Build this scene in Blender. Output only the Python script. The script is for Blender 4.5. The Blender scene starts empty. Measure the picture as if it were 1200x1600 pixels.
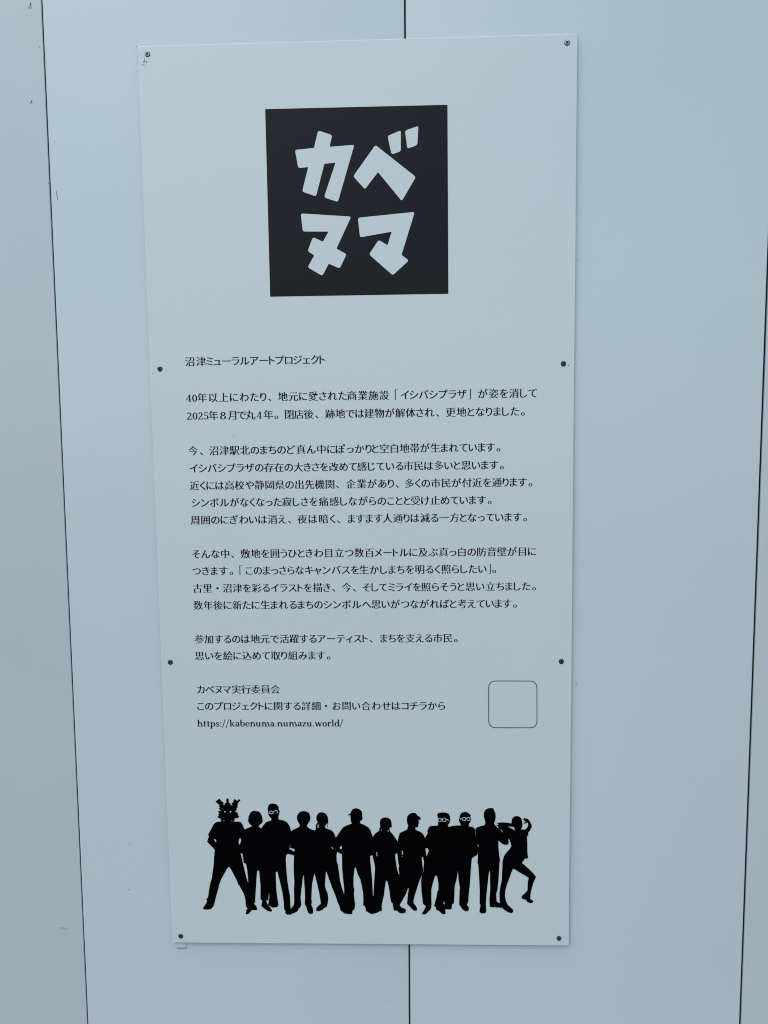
import bpy, bmesh, math, random
from mathutils import Matrix, Vector, noise
random.seed(7)
scene = bpy.context.scene
COL = scene.collection
R = math.radians

# ---------------------------------------------------------------- camera
BW, BH = 0.600, 1.300            # board size in metres
TOP = 2.05                       # height of the board's top edge above the ground
cam_d = bpy.data.cameras.new('camera'); cam = bpy.data.objects.new('camera', cam_d); COL.objects.link(cam)
cam_d.sensor_fit = 'VERTICAL'; cam_d.sensor_height = 36.0; cam_d.lens = 36.0 * 1202 / 1600
cam_d.clip_start = 0.02; cam_d.clip_end = 500
rx = Vector((0.99946623, 0.03022347, -0.01240187))      # right, in world axes
dn = Vector((-0.00962969, -0.09020113, -0.99587701))    # picture-down
fw = Vector((-0.03121752, 0.99546487, -0.08986194))     # view direction
rot = Matrix((rx, -dn, -fw)).transposed()
cam.matrix_world = Matrix.Translation((0.6 * (0.60866291 - .5), -1.82836881 * 0.6 - 0.0056, TOP - 0.6 * 0.90906293)) @ rot.to_4x4()
scene.camera = cam

# ---------------------------------------------------------------- light
SUN_EL, SUN_AZ = 58.0, 208.0     # overcast; the bright part of the sky is up, in front of the wall and to the left
w = bpy.data.worlds.new("World"); scene.world = w; w.use_nodes = True
nt = w.node_tree; nt.nodes.clear()
sky = nt.nodes.new('ShaderNodeTexSky'); sky.sky_type = 'NISHITA'; sky.sun_disc = False
sky.sun_elevation = R(SUN_EL); sky.sun_rotation = R(SUN_AZ)
sky.air_density = 1.0; sky.dust_density = 1.0; sky.ozone_density = 1.5
bg = nt.nodes.new('ShaderNodeBackground'); bg.inputs['Strength'].default_value = 0.13
wo = nt.nodes.new('ShaderNodeOutputWorld')
nt.links.new(sky.outputs[0], bg.inputs[0]); nt.links.new(bg.outputs[0], wo.inputs[0])
sun_d = bpy.data.lights.new('sun', 'SUN'); sun_d.energy = 1.0; sun_d.angle = R(70); sun_d.color = (1.0, 0.98, 0.84)
sun = bpy.data.objects.new('sun', sun_d); COL.objects.link(sun)
sd = Vector((math.sin(R(SUN_AZ)) * math.cos(R(SUN_EL)), math.cos(R(SUN_AZ)) * math.cos(R(SUN_EL)), math.sin(R(SUN_EL))))
sun.rotation_euler = sd.to_track_quat('Z', 'Y').to_euler(); sun.location = (-2, -3, 5)
scene.view_settings.view_transform = 'Standard'; scene.view_settings.look = 'None'
scene.view_settings.gamma = 1; scene.view_settings.use_curve_mapping = False
scene.view_settings.exposure = 0.37
scene.cycles.filter_width = 1.05        # a phone picture is crisp

# ---------------------------------------------------------------- materials
def mat(name, col, rough=.5, spec=.5, metal=0., mottle=0., mscale=3., bump=0., bscale=40., coat=0., stretch=1.):
    m = bpy.data.materials.new(name); m.use_nodes = True
    n = m.node_tree.nodes; L = m.node_tree.links; b = n['Principled BSDF']
    b.inputs['Base Color'].default_value = (*col, 1); b.inputs['Roughness'].default_value = rough
    b.inputs['Specular IOR Level'].default_value = spec; b.inputs['Metallic'].default_value = metal
    b.inputs['Coat Weight'].default_value = coat
    tc = n.new('ShaderNodeTexCoord')
    if mottle:
        nz = n.new('ShaderNodeTexNoise'); nz.inputs['Scale'].default_value = mscale; nz.inputs['Detail'].default_value = 6
        rp = n.new('ShaderNodeValToRGB'); mx = n.new('ShaderNodeMix'); mx.data_type = 'RGBA'
        mx.inputs[6].default_value = (*[c * (1 - mottle) for c in col], 1)
        mx.inputs[7].default_value = (*[min(1, c * (1 + mottle)) for c in col], 1)
        rp.color_ramp.elements[0].position = .3; rp.color_ramp.elements[1].position = .7
        L.new(tc.outputs['Object'], nz.inputs['Vector']); L.new(nz.outputs[0], rp.inputs[0])
        L.new(rp.outputs[0], mx.inputs[0]); L.new(mx.outputs[2], b.inputs['Base Color'])
        rr = n.new('ShaderNodeMapRange'); rr.inputs[3].default_value = rough - .05; rr.inputs[4].default_value = rough + .06
        L.new(nz.outputs[0], rr.inputs[0]); L.new(rr.outputs[0], b.inputs['Roughness'])
    if bump:
        nb = n.new('ShaderNodeTexNoise'); nb.inputs['Scale'].default_value = bscale; nb.inputs['Detail'].default_value = 3
        bp = n.new('ShaderNodeBump'); bp.inputs['Strength'].default_value = 1; bp.inputs['Distance'].default_value = bump
        mp = n.new('ShaderNodeMapping'); mp.inputs['Scale'].default_value = (1, 1, stretch)
        L.new(tc.outputs['Object'], mp.inputs[0]); L.new(mp.outputs[0], nb.inputs['Vector']); L.new(nb.outputs[0], bp.inputs['Height']); L.new(bp.outputs[0], b.inputs['Normal'])
    return m

M_panel = mat('white_steel_paint', (.695, .79, .785), .30, .9, mottle=.014, mscale=2.2, bump=.0016, bscale=2.6, stretch=.35)
M_panel_grey = mat('greyish_white_steel_paint', (.645, .715, .705), .33, .9, mottle=.016, mscale=3.5, bump=.0016, bscale=3.0, stretch=.35)
M_chip = mat('chipped_paint', (.13, .145, .155), .7)
M_smudge = mat('grey_smudge', (.47, .52, .54), .7)
M_back = mat('joint_gap_shade', (.03, .035, .04), .8)  # dark colour stands in for shade inside the panel joints
M_board = mat('white_laminate', (.755, .835, .80), .32, .9, mottle=.006, mscale=4, bump=.0004, bscale=4)
M_core = mat('board_core', (.25, .27, .29), .6)
M_logo = mat('charcoal_print', (.0095, .0085, .0075), .30, .2, mottle=.03)
M_ink = mat('black_text_print', (.006, .005, .008), .5, .12)
M_fig = mat('black_figure_print', (.0012, .0012, .0016), .6, .02)
M_rule = mat('thin_rule_print', (.05, .06, .065), .5, .3)
M_steel = mat('zinc_plated_steel', (.40, .385, .39), .38, .5, metal=.85, mottle=.2, mscale=600)
M_rust = mat('tarnished_steel', (.085, .082, .082), .45, .5, metal=.4, mottle=.5, mscale=700)
M_hole = mat('screw_recess_shade', (.02, .02, .025), .6)  # dark colour stands in for shade in screw slots and rims
M_tape = mat('translucent_foam_tape', (.70, .775, .755), .5, .4, mottle=.06, mscale=150)
M_asph = mat('asphalt', (.06, .06, .058), .9, .3, mottle=.25, mscale=30, bump=.004, bscale=120)

# ---------------------------------------------------------------- helpers
def link(name, me, mats, parent=None, loc=None):
    o = bpy.data.objects.new(name, me); COL.objects.link(o)
    for m in (mats if isinstance(mats, (list, tuple)) else [mats]): me.materials.append(m)
    if parent: o.parent = parent
    if loc: o.location = loc
    return o
def from_bm(name, bm, mats, parent=None, loc=None):
    me = bpy.data.meshes.new(name); bm.to_mesh(me); bm.free()
    return link(name, me, mats, parent, loc)
def tag(o, label, cat, group=None, kind=None):
    o['label'] = label; o['category'] = cat
    if group: o['group'] = group
    if kind: o['kind'] = kind

# photo measurement (1200 x 1600) -> board plane, metres from the board's top left corner (x right, z up = negative down)
def solve(A, b):
    n = len(b); A = [r[:] + [v] for r, v in zip(A, b)]
    for i in range(n):
        p = max(range(i, n), key=lambda k: abs(A[k][i])); A[i], A[p] = A[p], A[i]
        for k in range(n):
            if k != i:
                f = A[k][i] / A[i][i]
                A[k] = [x - f * y for x, y in zip(A[k], A[i])]
    return [A[i][n] / A[i][i] for i in range(n)]
_A, _b = [], []
for (x, y), (u, v) in zip([(214, 72), (903, 51), (887, 1477), (267, 1473)], [(0, 0), (BW, 0), (BW, BH), (0, BH)]):
    _A += [[x, y, 1, 0, 0, 0, -u * x, -u * y], [0, 0, 0, x, y, 1, -v * x, -v * y]]; _b += [u, v]
_h = solve(_A, _b)
def P(x, y):
    d = _h[6] * x + _h[7] * y + 1
    return ((_h[0] * x + _h[1] * y + _h[2]) / d, -(_h[3] * x + _h[4] * y + _h[5]) / d)

def fill(loops):
    """flat filled outline with holes -> mesh in the XZ plane facing -Y"""
    cu = bpy.data.curves.new('outline', 'CURVE'); cu.dimensions = '2D'; cu.fill_mode = 'BOTH'
    for lp in loops:
        s = cu.splines.new('POLY'); s.points.add(len(lp) - 1); s.use_cyclic_u = True
        for p, q in zip(s.points, lp): p.co = (q[0], q[1], 0, 1)
    o = bpy.data.objects.new('outline', cu); COL.objects.link(o)
    me = bpy.data.meshes.new_from_object(o.evaluated_get(bpy.context.evaluated_depsgraph_get()))
    bpy.data.objects.remove(o); bpy.data.curves.remove(cu)
    me.materials.clear()
    me.transform(Matrix.Rotation(R(90), 4, 'X'))
    return me
def fillet(pts, r_convex, r_concave, n=5):
    A = sum(pts[i][0] * pts[(i + 1) % len(pts)][1] - pts[(i + 1) % len(pts)][0] * pts[i][1] for i in range(len(pts)))
    out = []
    for i, p in enumerate(pts):
        p = Vector(p); a = Vector(pts[i - 1]) - p; b = Vector(pts[(i + 1) % len(pts)]) - p
        la, lb = a.length, b.length; a.normalize(); b.normalize()
        cr = (-a.x) * b.y - (-a.y) * b.x
        r = r_convex if cr * A > 0 else r_concave
        r = min(r, la * .45, lb * .45)
        q0, q1 = p + a * r, p + b * r
        for k in range(n + 1):
            t = k / n
            out.append(tuple(q0 * (1 - t) ** 2 + p * 2 * t * (1 - t) + q1 * t * t))
    return out

# ---------------------------------------------------------------- ground (below the frame; it only bounces light)
bm = bmesh.new(); bmesh.ops.create_grid(bm, x_segments=1, y_segments=1, size=60)
g = from_bm('ground', bm, M_asph); g['kind'] = 'structure'
tag(g, 'dark asphalt ground at the foot of the white hoarding', 'ground', kind='structure')

# ---------------------------------------------------------------- hoarding: flat steel panels with rolled edges
FACE = 0.0056                      # board front sits this far off the panels
TILT = -0.0050                     # the board hangs slightly off the panels' plumb
ZC = TOP - 0.65
def blob(bm, cx, cz, rx_, rz_, ang, y, mi, n=11, rag=.35):
    vs = []
    for k in range(n):
        t = 2 * math.pi * k / n; q = 1 + random.uniform(-rag, rag)
        dx, dz = rx_ * math.cos(t) * q, rz_ * math.sin(t) * q
        vs.append(bm.verts.new((cx + dx * math.cos(ang) - dz * math.sin(ang), y, cz + dx * math.sin(ang) + dz * math.cos(ang))))
    f = bm.faces.new(vs); f.material_index = mi
    f.normal_update()
    if f.normal.y > 0: f.normal_flip()
def panel(x0, x1, m, label, marks, gapL, gapR, yo=0., rotz=0., z0=0.03, z1=3.0):
    """one sheet: rolled edges of 2.5 mm radius, returns 25 mm deep"""
    w_ = x1 - x0; rl, rr = .0028, .0013; prof = []
    prof.append((gapL, .025))
    for k in range(7):
        t = R(180 + 90 * k / 6); prof.append((gapL + rl + rl * math.cos(t), rl + rl * math.sin(t)))
    for k in range(7):
        t = R(270 + 90 * k / 6); prof.append((w_ - gapR - rr + rr * math.cos(t), rr + rr * math.sin(t)))
    prof.append((w_ - gapR, .025))
    zs = [z0 + (z1 - z0) * k / 40 for k in range(41)]
    bm = bmesh.new(); rows = []
    for z in zs:
        wob =   .00014 * noise.noise((x0 * 7, z * 1.1, 3.1)); wob2 = .00014 * noise.noise((x1 * 7, z * 1.1, 9.4))
        rows.append([bm.verts.new((x + (wob if x < w_ / 2 else wob2), y, z)) for x, y in prof])
    for a, b in zip(rows, rows[1:]):
        for k in range(len(prof) - 1):
            f = bm.faces.new((a[k], a[k + 1], b[k + 1], b[k])); f.smooth = True
            if k in (0, len(prof) - 2): f.material_index = 3  # returns coloured dark so the gap reads as shaded
    for (px, py, rx_, ry_, ang, mi) in marks:
        u, v = P(px, py); k = .6 / 655
        X = u - BW / 2; Z = v + .65
        X, Z = X * math.cos(TILT) + Z * math.sin(TILT), -X * math.sin(TILT) + Z * math.cos(TILT)
        blob(bm, X - x0, Z + ZC, rx_ * k, ry_ * k, R(ang), -.00015, mi)
    bm.normal_update()
    o = from_bm('hoarding_panel', bm, [m, M_chip, M_smudge, M_back])
    o.location = (x0, yo, 0)
    # turn about the board's centre by the tilt (in the wall plane), then a hair about the vertical
    o.matrix_world = Matrix.Translation((0, 0, ZC)) @ Matrix.Rotation(-TILT, 4, 'Y') @ Matrix.Translation((0, 0, -ZC)) @ Matrix.Translation((x0, yo, 0)) @ Matrix.Rotation(R(rotz), 4, 'Z')
    tag(o, label, 'hoarding panel', 'steel panels of the white hoarding')
    return o
SL, SC, SR = -0.4361, 0.0640, 0.5630
panel(SL - 1.4, SL, M_panel_grey, 'greyer white steel hoarding panel at far left, marked with small black chips and smudges',
      [(42, 6, 4, 3.4, 20, 2), (43, 1, 1.2, 3, 0, 1), (57.5, 69, .7, 1.4, -15, 1), (44.6, 154, 1.0, 2.4, -20, 1), (42.6, 157, .6, 1.3, -40, 1), (70.8, 283, .6, 1.3, 10, 1),
       (93.5, 1456.5, 8, 2.0, -12, 2)], .001, .0014, yo=.0006, rotz=.12)
panel(SL, SC, M_panel, 'pale white steel hoarding panel under the left half of the sign',
      [(82, 219, .5, 2.5, 0, 2), (86, 303.5, .6, 6, 3, 1), (198.8, 1321.5, .9, .8, 0, 1), (198.3, 1393, 1.0, .8, 30, 1), (234, 1575, 1.1, .9, 0, 2), (606.5, 1566, 2.0, .9, 0, 2), (124.8, 1344, .9, .7, 0, 2)],
      .0009, .0010)
panel(SC, SR, M_panel, 'pale white steel hoarding panel under the right half of the sign',
      [(1060, 355, .7, .7, 0, 2), (900, 1068, .7, 3, 14, 2), (902, 1070.5, 2.0, .6, -25, 2), (903, 404, .5, 1.0, 0, 1), (1010, 1240, .7, .6, 0, 2)], .0010, .0014)
panel(SR, SR + 1.4, M_panel_grey, 'greyer white steel hoarding panel at far right, a narrow strip beyond the dark joint',
      [(1187.5, 868.5, .5, .7, 0, 1)], .0016, .001, yo=.0004, rotz=-.1)
# the wide strip behind each joint, coloured dark for the shade in the gap
for sx, nm in ((SL, 'left of the sign'), (SC, 'hidden behind the sign, showing above and below it'), (SR, 'right of the sign')):
    bm = bmesh.new(); bmesh.ops.create_cube(bm, size=1)
    bmesh.ops.scale(bm, vec=(.03, .004, 2.97), verts=bm.verts)
    o = from_bm('joint_strip', bm, M_back)
    o.matrix_world = Matrix.Translation((0, 0, ZC)) @ Matrix.Rotation(-TILT, 4, 'Y') @ Matrix.Translation((sx, .030, 1.515 - ZC))
    tag(o, 'dark vertical strip in the panel joint ' + nm, 'joint strip', 'dark joint strips between panels')

# ---------------------------------------------------------------- the sign
sign = bpy.data.objects.new('information_sign', None); COL.objects.link(sign)
sign.location = (-BW / 2, -FACE, TOP)      # local: x right from the top left corner, z down negative, -y towards the viewer
tag(sign, 'tall white notice board with black square logo, text and printed silhouettes, screwed to hoarding', 'sign')

def board():
    bm = bmesh.new(); ch = .0009; T = .003
    # outline with tiny corner radius; the photo's bottom left and top left corners are slightly worn
    base = fillet([(0, 0), (BW, 0), (BW, -BH), (0, -BH)], .0018, .0018, 4)
    def sub(a, b, n):
        return [(a[0] + (b[0] - a[0]) * k / n, a[1] + (b[1] - a[1]) * k / n) for k in range(n)]
    pts = []
    for i in range(len(base)):
        a, b = base[i], base[(i + 1) % len(base)]
        d = math.dist(a, b); pts += sub(a, b, 40 if d > .1 else 1)
    pts = [(x + .00035 * noise.noise((x * 6, z * 6, 1)), z + .00035 * noise.noise((x * 6, z * 6, 5))) for x, z in pts]
    cx, cz = BW / 2, -BH / 2
    def ring(ins, y):
        out = []
        for x, z in pts:
            out.append(bm.verts.new((x - math.copysign(min(ins, abs(x - cx)), x - cx), y, z - math.copysign(ins, z - cz))))
        return out
    rs = [ring(0, T - .0002), ring(0, ch), ring(.00035, .00028), ring(ch, 0)]
    n = len(pts)
    for a, b in zip(rs, rs[1:]):
        for k in range(n):
            f = bm.faces.new((a[k], a[(k + 1) % n], b[(k + 1) % n], b[k])); f.smooth = a is not rs[0]
            if a is rs[0]: f.material_index = 1
    bm.faces.new(rs[-1]); 
    bmesh.ops.recalc_face_normals(bm, faces=bm.faces)
    # chips in the face near the top left screw, right middle screw
    for (px, py, rx_, ry_, ang, mi) in [(225.2, 96, 2.6, .8, 50, 2), (228.5, 97, .8, 1.6, -20, 2), (226, 92, .7, 1.3, 20, 3), (222.2, 100.5, .9, .7, 0, 2), (224.6, 101.8, 1.0, .8, 30, 2),
              (217.5, 82, .5, .9, 0, 3), (218.2, 86, .9, .7, 0, 3), (215, 88.5, .8, .7, 0, 3), (213.8, 72.4, 1.1, .6, 0, 2), (213.9, 76, .5, 1.7, 0, 3),
              (887.8, 569.6, 1.2, .9, -40, 2), (238.3, 583.6, 1.2, .7, 0, 3), (260, 579.5, 2.3, .4, -35, 3), (365, 681, 3.5, .35, 3, 3), (701, 660, 1.0, .7, 0, 3), (620, 681, .6, 1.0, 0, 3), (472, 741, .5, .5, 0, 2),
              (295.3, 133, .6, 1.0, 0, 3), (770, 575, .6, .6, 0, 3)]:
        u, v = P(px, py); k = .6 / 660
        blob(bm, u, v, rx_ * k, ry_ * k, R(ang), -.00012, mi)
    return from_bm('board', bm, [M_board, M_core, M_chip, M_smudge], sign)
board()

def print_px(name, loops, m, parent, y):
    return link(name, fill([[P(*p) for p in lp] for lp in loops]), m, parent, (0, y, 0))

# ---- logo
logo = print_px('logo_square', [[(414.2, 170.2), (699, 163), (700, 458.2), (421.6, 463.2)]], M_logo, sign, -.0002)
LZ = lambda pts, rc=12, rv=5: fillet([(380 + x * .3, 140 + y * .3) for x, y in pts], rc * .3, rv * .3)
ka = [(390, 212), (463, 236), (449, 297), (578, 286), (492, 584), (420, 560), (480, 379), (422, 385), (378, 555), (306, 530), (338, 402), (286, 408), (269, 313), (368, 303)]
be = [(688, 287), (898, 453), (825, 579), (701, 428), (633, 518), (572, 450)]
da = [(751, 240), (820, 210), (820, 320), (772, 336)]
db = [(842, 212), (912, 187), (906, 287), (854, 306)]
nu = [(299, 644), (561, 660), (484, 827), (537, 856), (501, 930), (444, 905), (411, 969), (334, 924), (369, 862), (334, 840), (362, 767), (414, 791), (443, 738), (309, 738)]
ma = [(596, 666), (892, 635), (823, 859), (861, 888), (777, 965), (654, 857), (704, 781), (750, 809), (772, 738), (607, 768)]
for loops in ([LZ(ka)], [LZ(be), LZ(da), LZ(db)], [LZ(nu)], [LZ(ma)]):
    print_px('logo_letter', loops, M_board, logo, -.0002)

# ---- text. Glyph outlines come from Blender's built-in font and are given thin horizontals like a book face
_gcur = bpy.data.curves.new('glyph', 'FONT'); _gobj = bpy.data.objects.new('glyph', _gcur); COL.objects.link(_gobj)
_cache = {}; _uroko = {}
def bez(p0, p1, p2, p3, n):
    return [((1 - t) ** 3 * p0 + 3 * t * (1 - t) ** 2 * p1 + 3 * t * t * (1 - t) * p2 + t ** 3 * p3) for t in (k / n for k in range(n))]
def glyph(ch):
    if ch in _cache: return _cache[ch]
    if ch in '「」':     # tall thin corner brackets of the book face
        L = [(.62, -.10), (.66, -.10), (.66, .875), (.91, .875), (.91, .905), (.62, .905)] if ch == '「' else [(.38, .88), (.34, .88), (.34, -.10), (.09, -.10), (.09, -.13), (.38, -.13)]
        _cache[ch] = ([L], min(p[0] for p in L), max(p[0] for p in L)); return _cache[ch]
    _gcur.body = ch
    bpy.context.view_layer.update()
    cu = _gobj.evaluated_get(bpy.context.evaluated_depsgraph_get()).to_curve(bpy.context.evaluated_depsgraph_get())
    loops = []
    for s in cu.splines:
        bp = s.bezier_points; L = []
        for i in range(len(bp)):
            a, b = bp[i], bp[(i + 1) % len(bp)]
            p0, p1, p2, p3 = [Vector(c[:2]) for c in (a.co, a.handle_right, b.handle_left, b.co)]
            d = (p3 - p0)
            straight = d.length < 1e-6 or (abs((p1 - p0).cross(d)) < 1e-4 * d.length and abs((p2 - p0).cross(d)) < 1e-4 * d.length)
            L += [p0] if straight else bez(p0, p1, p2, p3, 4)
        M = [L[0]]
        for p in L[1:]:
            if (p - M[-1]).length > 1e-4: M.append(p)
        if (M[0] - M[-1]).length < 1e-4: M.pop()
        if len(M) > 2: loops.append(M)
    _gobj.to_curve_clear()
    area = lambda L: sum(L[i].x * L[(i + 1) % len(L)].y - L[(i + 1) % len(L)].x * L[i].y for i in range(len(L))) / 2
    sg = 1 if area(max(loops, key=lambda L: abs(area(L)))) > 0 else -1
    o = ord(ch); kana = 0x3040 <= o <= 0x30ff
    a_, b_ = (.004, 0) if kana else (.011, 0)
    res = []; uro = []
    for L in loops:
        n = len(L); nr = []
        for i in range(n):
            d = (L[(i + 1) % n] - L[i]).normalized(); nr.append(Vector((d.y, -d.x)) * sg)
        out = []
        for i in range(n):
            n1, n2 = nr[i - 1], nr[i]
            d1, d2 = [-a_ * q.y * q.y + b_ * q.x * q.x for q in (n1, n2)]
            det = n1.x * n2.y - n1.y * n2.x
            if abs(det) < .25: mv = (n1 + n2).normalized() * (d1 + d2) / 2
            else:
                mv = Vector(((d1 * n2.y - d2 * n1.y) / det, (n1.x * d2 - n2.x * d1) / det))
                if mv.length > .035: mv = mv.normalized() * .035
            q = L[i] + mv
            out.append((q.x, q.y))
        res.append(out)
        if not kana:
            for i in range(n):       # the little triangle on the right end of a level stroke
                e0, e1, e2 = L[i] - L[i - 1], L[(i + 1) % n] - L[i], L[(i + 2) % n] - L[(i + 1) % n]
                if nr[i].x > .95 and .03 < e1.length < .1 and min(e0.length, e2.length) > .1 and abs(e0.y) < .08 * e0.length and abs(e2.y) < .08 * e2.length:
                    a, b = out[i], out[(i + 1) % n]; tx, ty = a if a[1] > b[1] else b
                    uro.append([(tx, ty - .005), (tx - .05, ty + .052), (tx - .125, ty - .005)])
    if ch == '。': res = [[(.042 + (x - .042) * 1.12, -.061 + (y + .061) * 1.12) for x, y in L] for L in res]
    xs = [p[0] for L in res for p in L]
    _cache[ch] = (res, min(xs), max(xs)); _uroko[ch] = uro; return _cache[ch]

# --- book-face latin letters and figures, drawn as quads strips: x-height .46, ascender .72
def q4(a, b, c, d): return [[a, b, c, d]]
def box(x0, y0, x1, y1): return q4((x0, y0), (x1, y0), (x1, y1), (x0, y1))
def ser(x, y, w_=.20, t=.034): return box(x - w_ / 2, y, x + w_ / 2, y + t)
def arc(cx, cy, rx_, ry_, a0, a1, tk=.085, tn=.036, n=18):
    out = []; pv = None
    for k in range(n + 1):
        t = R(a0 + (a1 - a0) * k / n); c, s = math.cos(t), math.sin(t)
        o_ = (cx + rx_ * c, cy + ry_ * s); i_ = (cx + (rx_ - tk) * c, cy + (ry_ - tn) * s)
        if pv: out.append([pv[0], o_, i_, pv[1]])
        pv = (o_, i_)
    return out
def dia(x0, y0, x1, y1, t): return q4((x0 - t / 2, y0), (x0 + t / 2, y0), (x1 + t / 2, y1), (x1 - t / 2, y1))
def dot(cx, cy, r): return [[(cx + r * math.cos(R(k * 36)), cy + r * math.sin(R(k * 36))) for k in range(10)]]
S = .088
def n_arch(x, w_):       # arch springing from the stem at x to a second stem at x + w_
    return arc(x + w_ / 2 + S / 2, .27, w_ / 2 + .01, .19, 0, 150, S, .05) + box(x + w_ - S / 2 + .045, 0, x + w_ + S / 2 + .045, .28) + ser(x + w_ + .045, 0)
LAT = {
 'h': (box(.09, 0, .09 + S, .72) + ser(.12, 0) + box(.02, .70, .10, .72) + n_arch(.125, .26), .54),
 't': (box(.12, .06, .12 + S, .58) + arc(.235, .075, .115, .085, 180, 310, S, .042) + box(.03, .435, .30, .46), .33),
 'p': (box(.09, -.22, .09 + S, .45) + ser(.125, -.22) + box(.02, .43, .1, .45) + arc(.27, .225, .22, .235, -150, 150, .098, .04), .53),
 's': (arc(.19, .345, .14, .115, 40, 250, .06, .03) + arc(.20, .115, .15, .125, -140, 80, .06, .03) + dia(.27, .15, .12, .30, .12) + box(.05, 0, .075, .14) + box(.30, .32, .325, .45), .38),
 ':': (dot(.11, .045, .05) + dot(.11, .40, .05), .23),
 '.': (dot(.10, .045, .05), .22),
 '/': (dia(.02, -.12, .30, .76, .035), .34),
 'k': (box(.09, 0, .09 + S, .72) + ser(.12, 0) + box(.02, .70, .10, .72) + dia(.15, .20, .40, .45, .04) + dia(.42, 0, .24, .28, .09) + ser(.42, 0, .17) + ser(.40, .44, .17), .53),
 'a': (arc(.21, .31, .15, .15, 0, 160, .085, .042) + box(.288, .04, .36, .31) + arc(.17, .135, .135, .14, 60, 360, .085, .042) + dia(.20, .262, .33, .30, .05) + box(.33, 0, .42, .025), .43),
 'b': (box(.08, .02, .08 + S, .72) + box(.01, .70, .10, .72) + arc(.26, .225, .22, .235, -150, 150, .098, .04), .51),
 'e': (arc(.22, .225, .19, .235, 0, 325, .092, .04) + box(.07, .235, .405, .26), .43),
 'n': (box(.09, 0, .09 + S, .45) + ser(.125, 0) + box(.02, .43, .1, .45) + n_arch(.125, .26), .54),
 'u': (box(.08, .13, .08 + S, .45) + box(.01, .43, .1, .45) + arc(.235, .15, .155, .16, 180, 330, S, .05) + box(.34, 0, .34 + S, .45) + box(.27, .43, .36, .45) + box(.40, 0, .48, .022), .54),
 'm': (box(.09, 0, .09 + S, .45) + ser(.125, 0) + box(.02, .43, .1, .45) + n_arch(.125, .24) + n_arch(.405, .24), .81),
 'z': (box(.05, .43, .37, .46) + box(.05, 0, .38, .03) + dia(.09, .02, .33, .44, .095) + box(.05, .34, .075, .44) + box(.355, .02, .38, .13), .42),
 'w': (dia(.22, 0, .09, .45, .085) + dia(.22, 0, .36, .45, .04) + dia(.49, 0, .36, .45, .085) + dia(.49, 0, .62, .45, .04) + ser(.09, .44, .17) + ser(.36, .44, .13) + ser(.62, .44, .14), .70),
 'o': (arc(.23, .225, .2, .235, 0, 360, .098, .04), .46),
 'r': (box(.09, 0, .09 + S, .45) + ser(.125, 0) + box(.02, .43, .1, .45) + arc(.27, .31, .11, .15, 60, 170, .06, .045) + dot(.32, .405, .048), .39),
 'l': (box(.09, 0, .09 + S, .72) + ser(.125, 0) + box(.02, .70, .1, .72), .26),
 'd': (box(.35, 0, .35 + S, .72) + box(.28, .70, .36, .72) + box(.41, 0, .49, .022) + arc(.25, .225, .21, .235, 30, 330, .098, .04), .51),
 '0': (arc(.25, .345, .205, .355, 0, 360, .092, .038), .50),
 '2': (arc(.235, .505, .185, .195, -25, 165, .092, .042) + dia(.07, .03, .36, .44, .07) + box(.04, 0, .43, .062) + box(.40, .05, .43, .15), .50),
 '4': (box(.29, 0, .29 + .08, .70) + dia(.06, .19, .32, .69, .035) + box(.03, .165, .45, .20) + ser(.33, 0), .50),
 '5': (box(.11, .36, .14, .69) + box(.11, .63, .40, .69) + arc(.215, .22, .215, .225, -150, 130, .098, .04), .50),
 '8': (arc(.25, .53, .165, .165, 0, 360, .082, .038) + arc(.25, .18, .20, .195, 0, 360, .088, .038), .50),
}
EM = .01445
STEM = .019
def is_lat(c): return c in LAT
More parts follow.
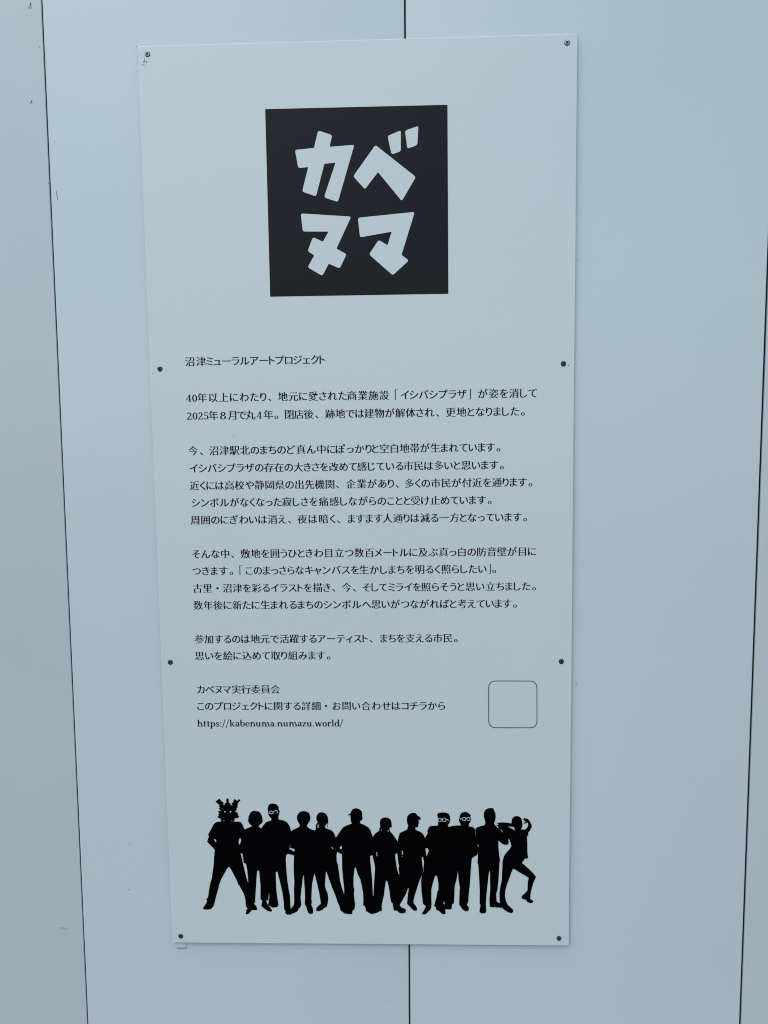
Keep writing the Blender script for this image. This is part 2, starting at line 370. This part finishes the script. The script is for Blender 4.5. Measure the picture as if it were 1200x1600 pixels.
def text_line(cy, segs, end):
    """segs: list of (text, photo x of its first ink); end: photo x of the last ink. cy: photo y of the line's middle at x0."""
    pts = [P(x, cy(x))[0] for _, x in segs] + [P(end, cy(end))[0]]
    v0 = P(segs[0][1], cy(segs[0][1]))[1]; v1 = P(end, cy(end))[1]
    zmid = (v0 + v1) / 2
    base = zmid - .375 * EM
    loops, quads = [], []
    for i, (txt, _) in enumerate(segs):
        x0 = pts[i]; xe = pts[i + 1]
        # natural advances: (ink left, ink right, cell) per glyph; kana are set proportionally
        cells = []
        for c in txt:
            if is_lat(c):
                qs, adv = LAT[c]; xs = [p[0] for q in qs for p in q]
                cells.append((min(xs), max(xs), 0, adv))
            else:
                g_, l, r_ = glyph(c); o = ord(c)
                if 0x3040 <= o <= 0x30ff and c != 'ー': cells.append((l, r_, l - .055, r_ + .055))
                elif c in '、。「」・': cells.append((l, r_, l - .03, r_ + .03))
                else: cells.append((l, r_, 0, 1))
        nat = []; pen = -(cells[0][0] - cells[0][2]) if True else 0
        for (l, r_, c0, c1) in cells:
            nat.append((pen - c0)); pen += c1 - c0
        last_ink = nat[-1] + cells[-1][1]
        # room: to the last ink of the line, or to the next segment's first ink less one side gap
        if i + 1 < len(segs):
            nxt = segs[i + 1][0][0]
            gap = .06 if not is_lat(nxt) else .05
            if nxt in '、。': gap = .20 if txt[-1] != '」' else None
            elif nxt in '」': gap = .12
            elif nxt == '・': gap = .46
            elif nxt == '「': gap = .62 if txt[-1] != '。' else None
            elif is_lat(nxt) and len(segs[i + 1][0]) == 1: gap = .2
            elif txt[-1] in '、。」・「': gap = None
        else: gap = 0
        n = len(txt); k = 1.; add = 0.
        if n > 1 and gap is not None:
            room = (xe - x0) / EM - gap
            if is_lat(txt[0]): k = room / last_ink
            else: add = (room - last_ink) / (n - 1)
            if abs(add) > .12: print('SPACING', txt, round(add, 3))
            add = max(-.12, min(.12, add))
        if n == 1 and is_lat(txt): k = 1.1 if txt == '4' else 1.45
        for j, c in enumerate(txt):
            ox = (nat[j] * k + add * j)
            if is_lat(c):
                for q in LAT[c][0]:
                    for dx in (-.014, .014): quads.append([(x0 + (ox + dx + p[0] * k) * EM, base + p[1] * EM) for p in q])
            else:
                for L in _uroko.get(c, []): quads.append([(x0 + (ox + p[0]) * EM, base + p[1] * EM) for p in L])
                for L in glyph(c)[0]: loops.append([(x0 + (ox + p[0]) * EM, base + p[1] * EM) for p in L])
    me = fill(loops) if loops else bpy.data.meshes.new('text')
    bm = bmesh.new()
    if loops:                        # heavier uprights: the same outlines twice, a hair left and right of each other
        for dx, dy in ((-STEM, 0), (STEM, -.000003)):
            c = me.copy(); c.transform(Matrix.Translation((dx * EM, dy, 0))); bm.from_mesh(c); bpy.data.meshes.remove(c)
    if 1:
        for qi, q in enumerate(quads):
            f = bm.faces.new([bm.verts.new((x, -.000001 * (qi % 97), z)) for x, z in q]); f.normal_update()
            if f.normal.y > 0: f.normal_flip()
        bm.to_mesh(me); bm.free()
    return link('text_line', me, M_ink, sign, (0, -.0002, 0))

A2 = lambda X: 280 + X / 4      # the four enlargements the segment starts were measured in
B3 = lambda X: 560 + X / 4
sl = lambda y0, x0, y1, x1: (lambda x: y0 + (y1 - y0) * (x - x0) / (x1 - x0))
LINES = [
 (sl(564.2, 290, 562, 508), [('沼津', A2(36)), ('ミューラルアートプロジェクト', A2(166))], A2(908)),
 (sl(620.6, 290, 614, 839), [('40', A2(40)), ('年以上にわたり', A2(112)), ('、', A2(553)), ('地元に愛された', A2(615)), ('商業施設', A2(1048)), ('「', B3(226)), ('イシバシプラザ', B3(262)), ('」', B3(680)), ('が姿を消して', B3(745))], B3(1112)),
 (sl(648, 291, 643, 818), [('2025', A2(45)), ('年', A2(182)), ('8', A2(252)), ('月で丸', A2(303)), ('4', A2(482)), ('年', A2(525)), ('。', A2(592)), ('閉店後', A2(658)), ('、', A2(848)), ('跡地では', A2(910)), ('建物が解体され', B3(35)), ('、', B3(483)), ('更地となりました', B3(545)), ('。', B3(1013))], B3(1037)),
 (sl(703, 294, 699, 780), [('今', A2(55)), ('、', A2(126)), ('沼津駅北のまちのど真ん中に', A2(185)), ('ぽっかり', A2(975)), ('と空白地帯が生まれています', B3(82)), ('。', B3(860))], B3(882)),
 (sl(730, 296, 727, 786), [('イシバシプラザの存在の大きさを改めて', A2(63)), ('感じている', A2(1110)), ('市民は多いと思います', B3(280)), ('。', B3(882))], B3(904)),
 (sl(757.3, 296, 753.5, 831), [('近くには高校や静岡県の出先機関', A2(63)), ('、', A2(977)), ('企業があり', A2(1040)), ('、', B3(230)), ('多くの市民が付近を通ります', B3(288)), ('。', B3(1060))], B3(1084)),
 (sl(784, 299, 781.5, 767), [('シンボルがなくなった', A2(75)), ('寂しさを痛感しながらのことと', A2(640)), ('受け止めています', B3(325)), ('。', B3(805))], B3(828)),
 (sl(811, 297, 808.2, 822), [('周囲のにぎわいは消え', A2(68)), ('、', A2(677)), ('夜は暗く', A2(735)), ('、', A2(983)), ('ますます', A2(1050)), ('人通りは減る一方となっています', B3(150)), ('。', B3(1027))], B3(1050)),
 (sl(864.5, 300, 861.5, 836), [('そんな中', A2(78)), ('、', A2(320)), ('敷地を囲うひときわ目立つ数百', A2(380)), ('メートルに及ぶ真っ白の防音壁が目に', B3(95))], B3(1105)),
 (sl(891, 300, 888.8, 773), [('つきます', A2(78)), ('。', A2(310)), ('「', A2(373)), ('このまっさらなキャンバスを', A2(412)), ('生かしまちを明るく照らしたい', B3(2)), ('」', B3(803)), ('。', B3(833))], B3(854)),
 (sl(918, 300, 916, 836), [('古里', A2(82)), ('・', A2(228)), ('沼津を彩るイラストを描き', A2(268)), ('、', A2(952)), ('今', A2(1013)), ('、', A2(1082)), ('そしてミライを', B3(22)), ('照らそうと思い立ちました', B3(390)), ('。', B3(1082))], B3(1104)),
 (sl(944.7, 301, 942.8, 806), [('数年後に新たに生まれるまちのシンボルへ', A2(85)), ('思いがつながればと考えています', B3(78)), ('。', B3(963))], B3(986)),
 (sl(998, 303, 996.5, 714), [('参加するのは地元で活躍するアーティスト', A2(92)), ('、', A2(1185)), ('まちを支える市民', B3(132)), ('。', B3(592))], B3(615)),
 (sl(1024.4, 304, 1023.5, 515), [('思いを絵に込めて取り組みます', A2(95)), ('。', A2(917))], A2(940)),
 (sl(1077, 307, 1076.5, 436), [('カベヌマ実行委員会', A2(107))], A2(622)),
 (sl(1103, 307, 1102, 693), [('このプロジェクトに関する詳細', A2(108)), ('・', A2(905)), ('お問い合わせはコチラから', A2(952))], B3(535)),
 (sl(1129, 307, 1129, 535), [('https://kabenuma.numazu.world/', A2(107))], A2(1018)),
]
for ln in LINES: text_line(*ln)
bpy.data.objects.remove(_gobj)

# ---- rounded frame of the (left out) code
def rrect(x0, y0, x1, y1, r):
    return fillet([(x0, y0), (x1, y0), (x1, y1), (x0, y1)], r * 1.2, r * 1.2, 8)
print_px('code_frame', [rrect(761.4, 1062.4, 838, 1136.6, 10), rrect(762.6, 1063.6, 836.8, 1135.4, 9)], M_rule, sign, -.0002)

# ---- printed row of silhouettes
Z = {1: 300, 2: 430, 3: 570, 4: 690}
def zc(k, pts): return [(Z[k] + x / 7.5, 1230 + y / 7.5) for x, y in pts]
def oval(cx, cy, a, b, n=16): return [(cx + a * math.cos(2 * math.pi * k / n), cy + b * math.sin(2 * math.pi * k / n)) for k in range(n)]
FIG = [
 (1, [(330,398),(318,380),(330,372),(312,364),(285,352),(288,340),(303,330),(292,315),(308,305),(293,290),(296,278),(322,272),(302,250),(302,238),(320,240),(298,218),(300,208),(318,212),(298,198),(260,168),(308,128),(340,170),(356,168),(352,185),(360,188),(355,205),(372,200),(370,184),(390,178),(388,140),(402,126),(418,138),(420,176),(438,190),(445,208),(460,205),(450,180),(470,175),(468,158),(487,133),(510,152),(525,150),(535,132),(556,150),(520,190),(528,200),(516,215),(524,230),(508,250),(516,264),(498,270),(500,288),(522,292),(525,318),(540,345),(520,360),(490,358),(486,385),(468,396),(555,402),(580,435),(603,490),(606,600),(592,700),(585,775),(556,770),(575,850),(600,960),(625,1060),(642,1110),(700,1250),(700,1350),(685,1440),(650,1480),(625,1488),(613,1475),(622,1440),(645,1400),(615,1385),(612,1320),(600,1270),(575,1210),(545,1160),(542,1148),(527,1140),(515,1100),(470,1010),(430,940),(415,932),(405,940),(330,1070),(300,1150),(300,1170),(270,1270),(250,1355),(238,1390),(215,1420),(180,1432),(120,1430),(116,1405),(150,1360),(160,1330),(152,1300),(172,1295),(190,1165),(200,1120),(218,1060),(240,900),(243,840),(252,730),(230,705),(185,660),(163,632),(185,575),(173,555),(215,480),(240,430),(270,405)],
  [[(243,608),(258,604),(271,628),(268,646)], [(540,600),(555,597),(563,618),(555,645),(538,672),(533,640)], oval(373,285,10,8), oval(438,285,10,8), oval(360,388,6,4), oval(453,392,4,4)]),
 (1, [(690,455),(655,420),(643,390),(650,340),(670,295),(695,275),(715,270),(740,277),(765,277),(790,300),(808,340),(818,390),(810,415),(775,440),(770,460),(800,478),(860,520),(880,800),(895,1000),(887,1240),(880,1320),(855,1325),(862,1350),(875,1375),(900,1400),(925,1440),(915,1455),(880,1450),(840,1425),(797,1390),(808,1320),(788,1312),(788,1140),(778,1040),(772,978),(762,972),(750,978),(742,1060),(735,1180),(727,1300),(725,1345),(712,1362),(740,1390),(750,1430),(735,1440),(690,1435),(660,1445),(620,1400),(625,1300),(645,1110),(640,1040),(632,960),(620,900),(610,888),(592,884),(580,800),(575,770),(590,700),(600,600),(602,490),(650,470)], []),
 (1, [(905,355),(882,320),(878,280),(873,240),(885,205),(905,190),(935,185),(975,195),(1000,220),(1005,262),(1015,275),(1010,310),(1000,335),(1002,372),(1050,382),(1095,400),(1125,440),(1140,480),(1148,510),(1150,600),(1128,718),(1200,760),(1200,802),(1108,775),(1088,800),(1085,850),(1092,960),(1105,1100),(1120,1200),(1133,1260),(1138,1360),(1142,1415),(1165,1440),(1170,1470),(1140,1490),(1100,1490),(1078,1470),(1080,1445),(1065,1430),(1060,1340),(1045,1230),(1020,1120),(1000,1040),(988,990),(975,985),(967,1000),(970,1100),(975,1200),(985,1290),(1000,1370),(985,1400),(930,1408),(875,1375),(890,1300),(890,1240),(860,1000),(840,800),(800,478),(815,450),(855,405),(915,385),(918,365)], []),
 (2, [(270,430),(250,395),(240,360),(243,330),(260,300),(285,280),(320,273),(355,280),(385,300),(398,335),(400,365),(390,395),(372,420),(358,450),(375,470),(410,487),(445,502),(480,560),(480,900),(445,1005),(420,1120),(412,1230),(410,1300),(415,1350),(408,1370),(425,1410),(432,1450),(425,1475),(395,1482),(370,1465),(352,1420),(350,1395),(330,1365),(335,1300),(332,1200),(325,1100),(322,1040),(317,1028),(312,1040),(300,1140),(288,1230),(283,1300),(290,1350),(288,1390),(265,1415),(245,1450),(210,1470),(185,1475),(165,1440),(172,1415),(205,1370),(208,1330),(205,1200),(210,1100),(203,1000),(202,900),(207,800),(212,720),(175,711),(160,708),(170,600),(174,508),(215,485),(260,465),(277,442)], []),
 (2, [(460,490),(464,430),(485,405),(470,380),(468,350),(480,315),(500,293),(528,287),(560,293),(590,315),(603,345),(608,390),(606,430),(601,467),(592,466),(600,430),(595,415),(580,440),(568,462),(580,475),(620,490),(655,505),(675,530),(688,560),(694,580),(700,640),(720,700),(712,750),(705,800),(707,860),(720,900),(735,1000),(745,1090),(770,1180),(795,1250),(805,1285),(840,1400),(830,1460),(760,1430),(742,1405),(738,1385),(715,1340),(690,1260),(660,1190),(630,1110),(605,1040),(588,986),(580,990),(575,1060),(568,1150),(580,1190),(600,1240),(607,1290),(600,1360),(590,1395),(560,1410),(535,1435),(500,1447),(468,1445),(463,1420),(490,1385),(520,1360),(515,1320),(500,1230),(475,1120),(455,1040),(445,1005),(430,900),(430,600),(445,502)],
  [[(489,418),(496,440),(492,475),(482,470)], [(646,684),(660,705),(668,726),(650,708)]]),
 (2, [(885,420),(870,385),(867,320),(845,328),(842,315),(868,302),(880,270),(900,248),(935,240),(970,248),(1000,275),(1008,310),(1005,330),(1012,350),(1005,380),(985,390),(978,405),(990,420),(1040,440),(1080,465),(1105,500),(1120,550),(1130,575),(1138,650),(1132,780),(1122,793),(1098,800),(1100,850),(1110,950),(1120,1060),(1127,1180),(1130,1270),(1180,1290),(1190,1460),(1150,1475),(1110,1480),(1080,1465),(1075,1450),(1050,1450),(1045,1420),(1035,1385),(1015,1380),(1018,1320),(1015,1240),(1000,1150),(985,1080),(955,1020),(940,970),(930,935),(918,938),(912,980),(903,1060),(905,1160),(912,1190),(908,1250),(918,1340),(922,1360),(915,1420),(890,1445),(888,1480),(860,1483),(800,1475),(750,1440),(742,1400),(795,1290),(793,1180),(780,1060),(770,950),(768,780),(745,770),(712,752),(690,720),(690,590),(705,575),(740,520),(780,465),(830,440)],
  [[(740,705),(758,683),(768,683),(766,722),(750,716)]]),
 (3, [(160,500),(150,488),(165,465),(165,440),(163,400),(172,370),(195,352),(225,346),(260,352),(288,372),(300,410),(305,460),(285,465),(275,480),(285,515),(310,540),(340,580),(372,628),(378,700),(360,770),(343,778),(340,790),(350,860),(362,950),(385,1018),(400,1100),(400,1350),(395,1380),(420,1405),(455,1415),(470,1440),(460,1465),(420,1472),(385,1465),(365,1440),(325,1440),(318,1400),(310,1350),(295,1345),(285,1300),(275,1220),(265,1160),(250,1100),(240,1085),(232,1100),(220,1170),(212,1250),(195,1320),(183,1380),(185,1440),(130,1460),(70,1480),(30,1465),(0,1440),(20,1300),(85,1265),(90,1180),(98,1050),(106,940),(100,900),(75,795),(60,700),(78,575),(110,535),(148,507)],
  [[(120,755),(130,757),(133,800),(125,803)], [(256,493),(266,500),(263,515),(254,508)], [(178,488),(188,492),(183,501)]]),
 (3, [(495,445),(482,410),(478,370),(485,335),(510,305),(550,290),(585,298),(605,325),(625,335),(648,362),(640,372),(618,375),(620,410),(610,460),(580,466),(580,490),(620,508),(655,525),(680,560),(690,585),(702,660),(697,720),(705,780),(690,815),(660,812),(653,830),(658,880),(666,940),(672,960),(660,1010),(625,1090),(590,1200),(565,1280),(555,1330),(560,1355),(585,1385),(600,1420),(590,1440),(560,1440),(530,1415),(512,1390),(480,1360),(485,1300),(500,1175),(490,1180),(470,1240),(430,1310),(395,1372),(378,1390),(384,1018),(390,1010),(380,945),(388,920),(378,880),(366,775),(360,700),(372,625),(380,580),(395,530),(440,508),(480,490)],
  [[(420,740),(432,737),(434,780),(422,787)], oval(424,804,4,5)]),
 (3, [(842,442),(846,410),(842,350),(835,320),(840,300),(865,292),(905,286),(940,292),(970,305),(985,335),(988,370),(980,410),(960,435),(970,458),(1000,450),(1060,520),(1080,900),(1077,965),(1060,1080),(1040,1140),(1035,1250),(1030,1350),(1005,1370),(1005,1410),(990,1425),(925,1425),(935,1470),(915,1482),(890,1475),(850,1440),(820,1430),(818,1400),(797,1385),(800,1365),(825,1280),(835,1215),(847,1200),(848,1140),(840,1070),(828,1030),(815,1028),(805,1045),(785,1110),(765,1190),(765,1300),(767,1390),(755,1425),(730,1450),(700,1480),(660,1485),(655,1470),(680,1430),(700,1390),(665,1355),(660,1300),(648,1200),(645,1100),(650,1040),(676,962),(672,940),(680,870),(668,822),(690,800),(693,720),(688,640),(692,585),(722,532),(718,510),(735,465),(760,445)],
  [[(697,712),(722,707),(736,740),(720,770),(714,802),(704,780)], [(906,1338),(916,1336),(923,1362),(910,1364)]]),
 (4, [(208,440),(205,415),(190,390),(188,365),(197,355),(200,320),(215,295),(260,277),(295,290),(328,315),(325,340),(330,370),(322,400),(308,420),(305,450),(345,455),(365,465),(378,487),(385,560),(400,650),(410,690),(408,780),(340,825),(335,880),(325,1000),(318,1120),(305,1230),(298,1330),(290,1355),(278,1360),(300,1395),(307,1420),(295,1442),(265,1447),(235,1430),(210,1395),(190,1365),(192,1300),(195,1200),(200,1170),(185,1090),(178,1000),(176,962),(150,940),(110,700),(60,470),(100,448),(150,440)], []),
 (4, [(500,410),(492,375),(480,330),(482,290),(500,255),(545,234),(592,238),(605,270),(618,300),(620,345),(612,390),(600,410),(605,425),(640,465),(690,500),(700,560),(690,640),(652,615),(652,700),(660,780),(673,858),(665,862),(660,950),(650,1100),(640,1190),(625,1240),(630,1330),(670,1352),(690,1380),(690,1405),(640,1402),(610,1395),(585,1402),(548,1390),(545,1300),(555,1180),(553,1100),(552,1000),(548,968),(540,985),(530,1080),(518,1180),(508,1290),(503,1355),(505,1400),(508,1450),(495,1468),(450,1470),(428,1455),(430,1420),(440,1380),(430,1350),(432,1200),(425,1060),(415,900),(405,885),(412,800),(405,690),(390,600),(380,487),(400,462),(450,445),(490,435)],
  [[(407,664),(415,664),(421,690),(411,687)]]),
 (4, [(805,415),(740,405),(690,403),(660,407),(630,410),(632,417),(652,418),(650,430),(625,438),(645,452),(655,475),(640,500),(630,560),(650,615),(690,650),(720,665),(755,667),(770,655),(772,630),(767,592),(782,610),(795,650),(802,680),(790,705),(765,735),(735,770),(715,800),(700,860),(695,950),(690,1080),(670,1170),(662,1240),(665,1330),(680,1390),(720,1430),(770,1460),(805,1467),(825,1450),(822,1425),(790,1395),(760,1370),(740,1330),(728,1270),(732,1200),(745,1150),(770,1080),(800,1000),(822,945),(850,958),(900,990),(970,1030),(1005,1055),(995,1100),(990,1200),(970,1225),(935,1255),(918,1275),(930,1298),(970,1310),(990,1335),(1020,1350),(1050,1345),(1062,1325),(1045,1310),(1022,1300),(1030,1230),(1040,1180),(1060,1110),(1092,1040),(1060,1000),(1010,950),(960,905),(930,880),(935,858),(955,848),(950,832),(998,823),(990,720),(990,640),(985,570),(1005,550),(1000,525),(1020,500),(1043,455),(1040,430),(1020,390),(1000,362),(975,358),(950,345),(955,360),(930,366),(965,376),(935,388),(972,392),(948,415),(952,420),(995,405),(1000,440),(985,470),(955,490),(940,480),(915,492),(925,470),(935,430),(930,385),(915,350),(890,332),(865,328),(835,335),(812,360),(805,390)],
  [[(760,452),(830,455),(849,500),(815,478)], [(674,486),(688,489),(704,521),(690,512)]]),
]
FL = ['silhouette with a spiky headdress, standing with legs wide apart', 'silhouette with bobbed hair', 'silhouette in round spectacles', 'silhouette with a round full haircut, fourth from the left',
      'silhouette with a side ponytail', 'silhouette in a cap turned left, broadest figure', 'shortest silhouette with low pigtails', 'slim silhouette in a cap turned right, legs crossed',
      'silhouette in square spectacles with a flat cap', 'silhouette in square spectacles with pointed hair', 'silhouette with swept up short hair, hand resting at its shoulder', 'dancing silhouette with raised arms and one lifted foot']
figs = []
for i, (k, lp, holes) in enumerate(FIG):
    f = print_px('printed_figure', [zc(k, lp)] + [zc(k, h) for h in holes], M_fig, sign, -.0002 - .00002 * i)
    f['label'] = FL[i]; figs.append(f)
def sq(x0, y0, x1, y1): return [(x0, y0), (x1, y0), (x1, y1), (x0, y1)]
def strip(pts, t):
    a = [Vector(p) for p in pts]; up, dn_ = [], []
    for i, p in enumerate(a):
        d = (a[min(i + 1, len(a) - 1)] - a[max(i - 1, 0)]).normalized(); n = Vector((-d.y, d.x)) * t / 2
        up.append(tuple(p + n)); dn_.append(tuple(p - n))
    return up + dn_[::-1]
GL = [(2, 1, [oval(916, 291, 25, 20), oval(916, 291, 19, 14), oval(968, 287, 25, 20), oval(968, 287, 19, 14), strip([(940.5, 289), (943.5, 289)], 7)]),
      (8, 3, [sq(845, 354, 883, 395), sq(850, 359, 878, 390), sq(896, 354, 938, 395), sq(901, 359, 933, 390), strip([(883.5, 372), (895.5, 372)], 7), strip([(938.5, 372), (958, 371), (966, 388)], 6)]),
      (9, 4, [sq(231, 345, 269, 383), sq(236, 350, 264, 378), sq(281, 345, 320, 383), sq(286, 350, 315, 378), strip([(269.5, 360), (280.5, 360)], 7), strip([(230.5, 360), (213, 359), (206, 374)], 6)])]
for fi, k, loops in GL:
    print_px('spectacles', [zc(k, l) for l in loops], M_board, figs[fi], -.0003 + .0002)

# ---- screws: countersunk heads with a real cross recess
def screw_mesh():
    bm = bmesh.new(); prof = [(.00005, -.0006), (.0017, -.00052), (.0027, -.0003), (.0032, -.0001), (.0034, .0003), (.0028, .0014)]
    n = 32; rings = [[bm.verts.new((r * math.cos(2 * math.pi * k / n), y, r * math.sin(2 * math.pi * k / n))) for k in range(n)] for r, y in prof]
    for a, b in zip(rings, rings[1:]):
        for k in range(n): bm.faces.new((a[k], a[(k + 1) % n], b[(k + 1) % n], b[k])).smooth = True
    bm.faces.new(rings[0]); bm.faces.new(rings[-1]); bmesh.ops.recalc_face_normals(bm, faces=bm.faces)
    me = bpy.data.meshes.new('screw'); bm.to_mesh(me); bm.free()
    bm = bmesh.new()
    for sx, sz in ((.0048, .0016), (.0016, .0048)):
        r_ = bmesh.ops.create_cube(bm, size=1)['verts']
        for v in r_:
            t = .55 if v.co.y > 0 else 1.0
            v.co = Vector((v.co.x * sx * t, v.co.y * .0014 - .0003, v.co.z * sz * t))
    mc = bpy.data.meshes.new('cut'); bm.to_mesh(mc); bm.free()
    a = bpy.data.objects.new('a', me); b = bpy.data.objects.new('b', mc); COL.objects.link(a); COL.objects.link(b)
    md = a.modifiers.new('x', 'BOOLEAN'); md.operation = 'DIFFERENCE'; md.object = b; md.solver = 'EXACT'; md.use_self = True
    bpy.context.view_layer.update()
    out = bpy.data.meshes.new_from_object(a.evaluated_get(bpy.context.evaluated_depsgraph_get()))
    bpy.data.objects.remove(a); bpy.data.objects.remove(b)
    def dome(r):
        for (r0, y0), (r1, y1) in zip(prof, prof[1:]):
            if r0 <= r <= r1: return y0 + (y1 - y0) * (r - r0) / (r1 - r0)
        return -.0007
    for p in out.polygons:               # slot faces coloured dark, shade put into the recess
        c = p.center; r = math.hypot(c.x, c.z)
        if r < .0027 and c.y > dome(r) + .00012: p.material_index = 1; p.use_smooth = False
    return out
SM = screw_mesh()
def ring_mesh(r0, r1, n=32):
    bm = bmesh.new(); A = [[bm.verts.new((r * math.cos(2 * math.pi * k / n), 0, r * math.sin(2 * math.pi * k / n))) for k in range(n)] for r in (r0, r1)]
    for k in range(n): bm.faces.new((A[0][k], A[0][(k + 1) % n], A[1][(k + 1) % n], A[1][k]))
    me = bpy.data.meshes.new('countersink_shade'); bm.to_mesh(me); bm.free(); return me
SMD = SM.copy(); RM = ring_mesh(.0030, .0039)
SCREWS = [(230.5, 84.5, 0, 40), (886, 65.8, 0, 48), (249.2, 576.3, 1, 15), (879.6, 567.2, 1, 30), (264.8, 1034.6, 1, 62), (875.6, 1032.4, 1, 20), (280.4, 1462.6, 1, 35), (871.6, 1464.9, 1, 70)]
for i, (px, py, rust, ang) in enumerate(SCREWS):
    u, v = P(px, py)
    me = (SMD if rust else SM)
    o = bpy.data.objects.new('screw', me); COL.objects.link(o); o.parent = sign
    if not me.materials: me.materials.append(M_rust if rust else M_steel); me.materials.append(M_hole)
    o.location = (u, -.0006, v); o.rotation_euler = (R(random.uniform(-2, 2)), R(ang), R(random.uniform(-2, 2)))
    if not rust: o['label'] = 'bright zinc screw with a clear cross slot'
    c = bpy.data.objects.new('countersink_shade', RM); COL.objects.link(c); c.parent = o  # flat dark ring, painted shade of the recess around the head
    if not RM.materials: RM.materials.append(M_hole)
    c.location = (0, .0005, 0)

# ---- end of foam tape peeping out under the bottom left corner
def tape():
    bm = bmesh.new(); x0, z0 = P(271.8, 1470); x1, z1 = P(288.2, 1484.8)
    n = 10; rows = []
    for j in range(6):
        z = z0 + (z1 - z0) * j / 5
        row = []
        for k in range(n + 1):
            x = x0 + (x1 - x0) * k / n
            y = FACE - .0007 + .0003 * noise.noise((x * 300, z * 300, 0)) - (.0006 if j == 5 else 0)
            row.append(bm.verts.new((x + (.0004 * noise.noise((z * 900, 2, 2)) if k in (0, n) else 0), y, z + (.0005 * noise.noise((x * 500, 1, 7)) if j == 5 else 0))))
        rows.append(row)
    for a, b in zip(rows, rows[1:]):
        for k in range(n): bm.faces.new((a[k], b[k], b[k + 1], a[k + 1])).smooth = True
    r = bmesh.ops.extrude_face_region(bm, geom=list(bm.faces))
    bmesh.ops.translate(bm, vec=(0, .0005, 0), verts=[v for v in r['geom'] if isinstance(v, bmesh.types.BMVert)])
    bmesh.ops.recalc_face_normals(bm, faces=bm.faces)
    o = from_bm('mounting_tape', bm, M_tape, sign); o['label'] = 'end of pale foam tape under the bottom left corner'
tape()
